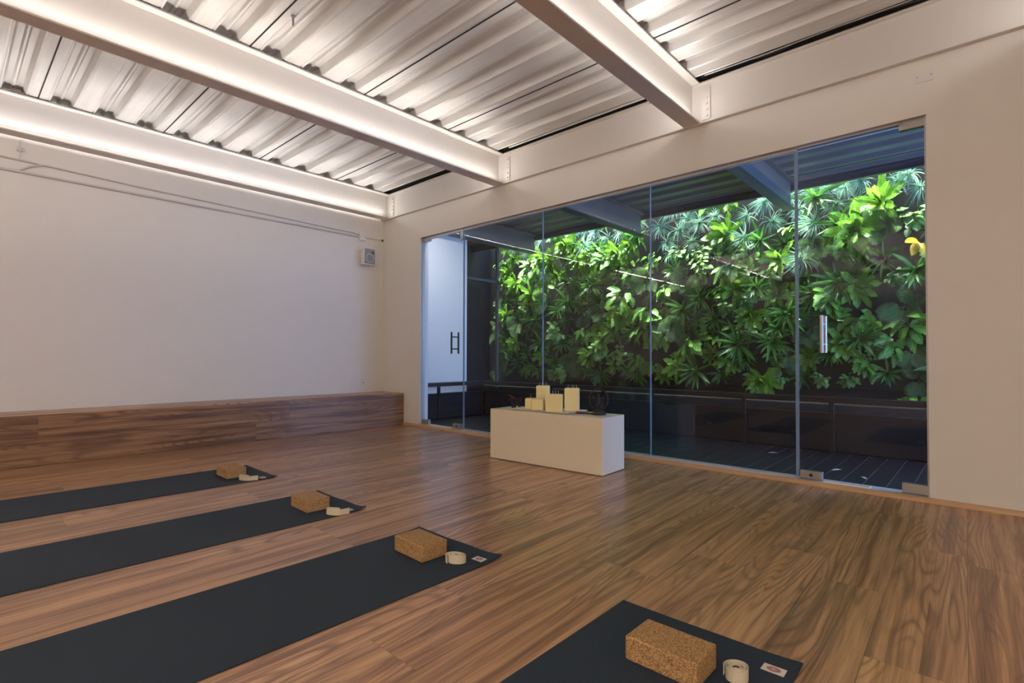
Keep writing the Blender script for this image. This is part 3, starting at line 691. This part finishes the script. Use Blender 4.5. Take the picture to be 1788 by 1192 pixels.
O = Vector((0, -1, 0))
def blade(b, p, d, n, L, W, prof, segs, droop, wav=0, fold=.25, rb=None, bend=0, mi=0, tint=.5, rnd=random, ph=0):
    b.tint = tint; vs = []; uvs = []; step = L/segs
    p = Vector(p); d = d.normalized(); n = (n-d*n.dot(d)).normalized()
    for i in range(segs+1):
        v = i/segs; w_ = prof(v)*W*.5; s = d.cross(n).normalized()
        wl = wav*L*math.sin(v*17+ph)*v; wr = wav*L*math.sin(v*15+ph+1.7)*v
        for u, sgn in ((0, -1), (.25, -.5), (.5, 0), (.75, .5), (1, 1)):
            q = p+s*(sgn*w_)+n*(abs(sgn)*fold*w_)
            if sgn < 0: q = q+n*wl*abs(sgn)
            if sgn > 0: q = q+n*wr*abs(sgn)
            vs.append(q); uvs.append((u, v))
        p = p+d*step
        d = (d+Vector((0, -.15, -1))*droop/segs+(rb*bend/segs if rb else Vector((0, 0, 0)))).normalized()
        n = (n-d*n.dot(d)).normalized()
    fs = []
    for i in range(segs):
        for j in range(4): a = 5*i+j; fs.append((a, a+1, a+6, a+5))
    b.add(vs, fs, mi, uvs, smooth=True)
    return p
P_LANCE = lambda v: (.25+.75*min(1, v/.35)) * (1-max(0, (v-.45)/.55)**1.8) if v < 1 else .0
P_NEST = lambda v: (.30+.70*min(1, v/.4)) * (1-max(0, (v-.6)/.4)**2.4) * (1+.10*math.sin(v*26)) if v < 1 else .05
P_NARROW = lambda v: (.6+.4*min(1, v/.2)) * (1-v**2.2)
P_HEART = lambda v: (math.sin(PI*min(1, (v+.12)/1.12)**.72))**.8 if 0 <= v < 1 else .0
P_LOBE = lambda v: (math.sin(PI*min(1, (v+.10)/1.10)**.75))**.7*(.62+.38*abs(math.cos(v*PI*4.5))) if v < 1 else .0
P_BAND = lambda v: (.8+.2*min(1, v/.2))*(1-max(0, (v-.55)/.45)**2)
def frame(a, t):
    r = Vector((math.cos(a), 0, math.sin(a))); return r, r*math.sin(t)+O*math.cos(t), O*math.sin(t)-r*math.cos(t)
def make_plant(kind, seed):
    R = random.Random(seed*7+hash(kind) % 1 + len(kind)*101); b = MB(); mats = None
    def rosette(n, t0, t1, l0, l1, W, prof, segs, droop, wav, fold, bend, mi=0, base=.05, tt=(0, 1)):
        for i in range(n):
            a = i*2.39996+R.uniform(-.25, .25); f = i/max(1, n-1); t = math.radians(t0+(t1-t0)*(1-f)+R.uniform(-7, 7))
            r, d, nn = frame(a, t); nn = (nn+Vector((R.uniform(-.3, .3), 0, R.uniform(-.3, .3)))).normalized()
            L = R.uniform(l0, l1)*(1-.25*f)
            if r.z > .3: L *= 1.05
            blade(b, O*.06+r*base*.3, d, nn, L, W*L*R.uniform(.85, 1.15), prof, segs, droop*R.uniform(.6, 1.3), wav, fold, r, bend, mi, R.uniform(*tt), ph=R.uniform(0, 6))
    if kind == 'nest':
        rosette(19, 15, 84, .75, 1.05, .30, P_NEST, 14, .75, .035, .18, .3); mats = [LM['nest']]
    elif kind == 'lance':
        rosette(25, 10, 84, .7, 1.1, .155, P_LANCE, 9, .85, .008, .30, .35); mats = [LM['lance']]
    elif kind == 'spider':
        rosette(72, 5, 88, .6, 1.1, .055, P_NARROW, 7, 1.9, .0, .35, .5); mats = [LM['spider']]
    elif kind == 'bromeliad_red' or kind == 'bromeliad_purple':
        red = kind.endswith('red')
        rosette(18, 25, 80, .75, 1.05, .11, P_LANCE, 7, .55, 0, .4, .3, 0, tt=(0, 1))
        rosette(9, 8, 40, .35 if red else .5, .6 if red else .7, .16, P_LANCE, 6, .1, 0, .4, .2, 1)
        mats = [LM['lance' if red else 'bpur'], LM['bred' if red else 'bpur']]
        if not red: mats[0] = LM['lance']
    elif kind == 'palm':
        for i in range(11):
            a = R.uniform(.1, 6.2) if i > 3 else i*PI/2+R.uniform(-.4, .4)+.6; t = math.radians(R.uniform(35, 75)); r, d, nn = frame(a, t)
            p = Vector((0, 0, 0)); L = R.uniform(.85, 1.1); pts = [p.copy()]; N = 15; tint = R.uniform(0, 1)
            for j in range(N):
                p = p+d*L/N; d = (d+Vector((0, -.1, -1))*.95/N).normalized(); nn = (nn-d*nn.dot(d)).normalized(); pts.append(p.copy())
                if j < 2: continue
                s = d.cross(nn).normalized(); ll = .34*math.sin(PI*(j/N)**.8*.94+.12)
                for sg in (-1, 1):
                    b.tint = tint; dd = (s*sg+d*.55+nn*.15).normalized(); q0 = p; wv = .020
                    q1 = p+dd*ll*.5; q2 = p+dd*ll+Vector((0, -.02, -.10*ll)); wd = d*wv
                    b.add([q0-wd*.4, q0+wd*.4, q1+wd, q1-wd, q2], [(0, 1, 2, 3), (3, 2, 4)], 0, [(.3, 0), (.7, 0), (1, .5), (0, .5), (.5, 1)], smooth=True)
            b.tint = tint; k = len(b.v); b.tube(pts, .008, 4, mi=1)
        mats = [LM['palm'], LM['stem']]
    elif kind in ('lobed', 'heart', 'yellow'):
        n, ll, W = {'lobed': (15, .60, .60), 'heart': (30, .32, .78), 'yellow': (3, .9, .75)}[kind]
        for i in range(n):
            a = i*2.39996+R.uniform(-.3, .3); t = math.radians(R.uniform(10, 72)); r, d, nn = frame(a, t)
            pl = R.uniform(.25, .62) if kind != 'yellow' else R.uniform(.05, .2); pts = [Vector((0, 0, 0))]; p = Vector((0, 0, 0))
            for j in range(5): p = p+d*pl/5; d = (d+Vector((0, -.25, -.25))*.25).normalized(); pts.append(p.copy())
            b.tint = .5; b.tube(pts, .009, 4, mi=1)
            # the blade hangs from the stalk, its face turned outward and up
            dd = (r*.55+Vector((0, -.35, -.55))+Vector((R.uniform(-.3, .3), 0, R.uniform(-.3, .3)))).normalized()
            nf = (Vector((0, -.8, .6))+r*.25)
            blade(b, p, dd, nf, ll*R.uniform(.75, 1.15), W*ll*R.uniform(.85, 1.1), P_LOBE if kind == 'lobed' else P_HEART, 14 if kind == 'lobed' else 8, .7, .02, .12, r, 0, 0, R.uniform(0, 1), ph=R.uniform(0, 6))
        mats = [LM[kind], LM['stem']]
    return b, mats
PL = {
    'lance': [(5.54, 1.90, 0.42), (4.98, 1.56, 0.36), (4.33, 1.17, 0.38), (4.77, 1.19, 0.34), (3.55, 1.71, 0.34), (3.73, 0.79, 0.36), (2.11, 0.69, 0.30), (-0.08, 1.34, 0.32), (2.77, 0.71, 0.28), (0.56, 0.81, 0.26), (1.36, 1.64, 0.26), (5.32, 3.02, 0.34), (4.63, 2.58, 0.30), (1.54, 1.32, 0.24), (-0.25, 1.89, 0.24)],
    'nest': [(0.60, 2.15, 0.36), (2.48, 1.68, 0.38), (2.41, 2.72, 0.32), (4.21, 2.72, 0.40), (5.72, 2.56, 0.40), (4.33, 1.94, 0.36), (1.36, 2.98, 0.38), (1.90, 1.02, 0.34), (5.59, 1.17, 0.30), (6.01, 2.83, 0.42), (3.97, 3.30, 0.34), (2.67, 2.78, 0.30), (3.44, 0.85, 0.30), (2.13, 1.31, 0.30), (-0.12, 3.17, 0.26), (4.66, 0.68, 0.30)],
    'palm': [(0.24, 1.66, 0.30), (2.95, 2.01, 0.28), (3.66, 2.00, 0.24), (5.63, 2.20, 0.34), (5.20, 1.35, 0.26), (1.42, 0.94, 0.26), (3.58, 2.18, 0.30), (6.26, 1.09, 0.28), (0.97, 1.34, 0.24), (1.54, 0.82, 0.22)],
    'spider': [(0.08, 3.12, 0.28), (1.96, 3.15, 0.26), (2.22, 2.98, 0.28), (3.13, 3.02, 0.26), (3.45, 2.94, 0.24), (3.76, 2.98, 0.26), (4.01, 3.05, 0.24), (4.67, 3.12, 0.28), (4.97, 3.12, 0.26), (5.21, 3.15, 0.26), (5.42, 3.15, 0.28), (5.60, 3.11, 0.26), (6.25, 3.13, 0.28), (6.36, 2.94, 0.26), (3.67, 2.72, 0.24), (4.78, 2.83, 0.26), (4.45, 2.96, 0.24), (2.78, 3.17, 0.24), (5.51, 2.91, 0.26), (3.26, 2.78, 0.24), (5.78, 3.16, 0.24), (5.09, 2.92, 0.24), (6.12, 3.06, 0.24)],
    'lobed': [(6.24, 1.35, 0.30), (5.88, 1.43, 0.26), (5.82, 0.89, 0.26), (6.26, 0.50, 0.30), (-0.11, 1.14, 0.22), (6.05, 1.16, 0.28), (4.77, 1.56, 0.24), (3.17, 1.29, 0.26), (5.71, 1.48, 0.28), (-0.27, 2.85, 0.24)],
    'heart': [(4.44, 1.81, 0.30), (4.17, 1.71, 0.28), (5.37, 0.72, 0.20), (5.65, 0.72, 0.20), (4.84, 0.72, 0.24), (-0.11, 0.70, 0.18), (4.51, 0.68, 0.22), (3.76, 2.54, 0.24), (2.97, 1.20, 0.22), (1.04, 0.68, 0.20), (6.28, 2.60, 0.30), (3.44, 1.02, 0.20), (2.30, 1.97, 0.20), (6.11, 1.96, 0.22), (5.77, 1.02, 0.20)],
    'bromeliad_red': [(2.11, 2.28, 0.17)],
    'bromeliad_purple': [(4.91, 2.50, 0.26), (6.03, 2.15, 0.30), (3.97, 2.48, 0.16), (5.78, 2.06, 0.26)],
    'yellow': [(6.34, 2.33, 0.17)],
}
INFO = {'nest': ('birds_nest_fern', 'lime green fern with broad wavy leaves', 4), 'lance': ('strap_leaf_plant', 'glossy plant with starry strap leaves', 4),
        'palm': ('feather_fern', 'dark feathery fern with comb-like fronds', 4), 'spider': ('spider_plant', 'pale spider plant with thin blades', 4),
        'lobed': ('split_leaf_plant', 'green plant with large lobed leaves', 3), 'heart': ('heart_leaf_plant', 'plant with small heart-shaped leaves', 3),
        'bromeliad_red': ('bromeliad', 'bromeliad with a bright red centre', 1), 'bromeliad_purple': ('bromeliad', 'bromeliad with a purple centre', 2),
        'yellow': ('yellow_leaf_plant', 'small plant with bright yellow leaves', 1)}
RR = random.Random(11)
items = [(k, round(6.92+(x-6.92)*1.141, 3), round(1+(z-1)*1.141, 3), s*1.12) for k, v in PL.items() for x, z, s in v]
tries = 0
FILL = 297
while len(items) < FILL and tries < 60000:
    tries += 1; x = RR.uniform(-1.40, 7.0); z = RR.uniform(.62, 3.82)
    s = RR.uniform(.25, .38)
    if z < .85: s = min(s, .25)
    md = .22 if tries < 30000 else .185
    if any(math.hypot(x-a, z-c) < md for _, a, c, _ in items): continue
    if z > 3.0: k = RR.choices(('spider', 'nest', 'palm', 'lance', 'heart'), (6, 2, 1, 1, 1))[0]
    elif z > 2.4: k = RR.choices(('spider', 'nest', 'palm', 'lance', 'heart', 'lobed', 'bromeliad_purple'), (2, 3, 2, 3, 2, 2, .2))[0]
    else: k = RR.choices(('nest', 'palm', 'lance', 'heart', 'lobed'), (3, 3, 5, 3, 3))[0]
    items.append((k, x, z, s))
CAMP = cam.matrix_world.translation
def place_words(x, z):
    t = (0-CAMP.y)/(3.9-CAMP.y); gx = CAMP.x+(x-CAMP.x)*t
    col = 'behind left glass door' if gx < S[0] else 'behind left fixed pane' if gx < S[1] else 'behind middle fixed pane' if gx < S[2] else 'behind right fixed pane' if gx < S[3] else 'behind right glass door' if gx < OR else 'past the right door'
    row = 'bottom' if z < .95 else 'lower' if z < 1.6 else 'mid-height' if z < 2.3 else 'upper' if z < 3.0 else 'topmost'
    return row, col
cells = {}
for it in items: cells.setdefault((it[0],)+place_words(it[1], it[2]), []).append(it)
ORD = ('first', 'second', 'third', 'fourth', 'fifth', 'sixth', 'seventh', 'eighth', 'ninth', 'tenth', 'eleventh', 'twelfth', 'thirteenth', 'fourteenth', 'fifteenth', 'sixteenth')
protos = {}
cnt = {}
for (k, row, col), its in cells.items():
    its.sort(key=lambda q: q[1])
    for j, (k_, x, z, s) in enumerate(its):
        name, words, nv = INFO[k]; c = cnt.get(k, 0); cnt[k] = c+1; vi = c % nv
        if (k, vi) not in protos:
            b, ms = make_plant(k, vi+1); o = b.build(name, ms); protos[(k, vi)] = o
        else:
            o = protos[(k, vi)].copy(); COL.objects.link(o)
        q = RR.uniform(.92, 1.08); o.scale = (s*q, s*1.0, s); o.location = (x, PYB-.03-RR.uniform(0, .05)-(.10 if s > .33 else 0), z)
        o.rotation_euler = (RR.uniform(-.15, .15), RR.uniform(-.9, .9), RR.uniform(-.3, .3))
        lab = words+', '+row+' '+col
        if len(its) > 1: lab += ', '+ORD[j]+' from left'
        tag(o, lab, 'plant', 'plants growing on the living wall')
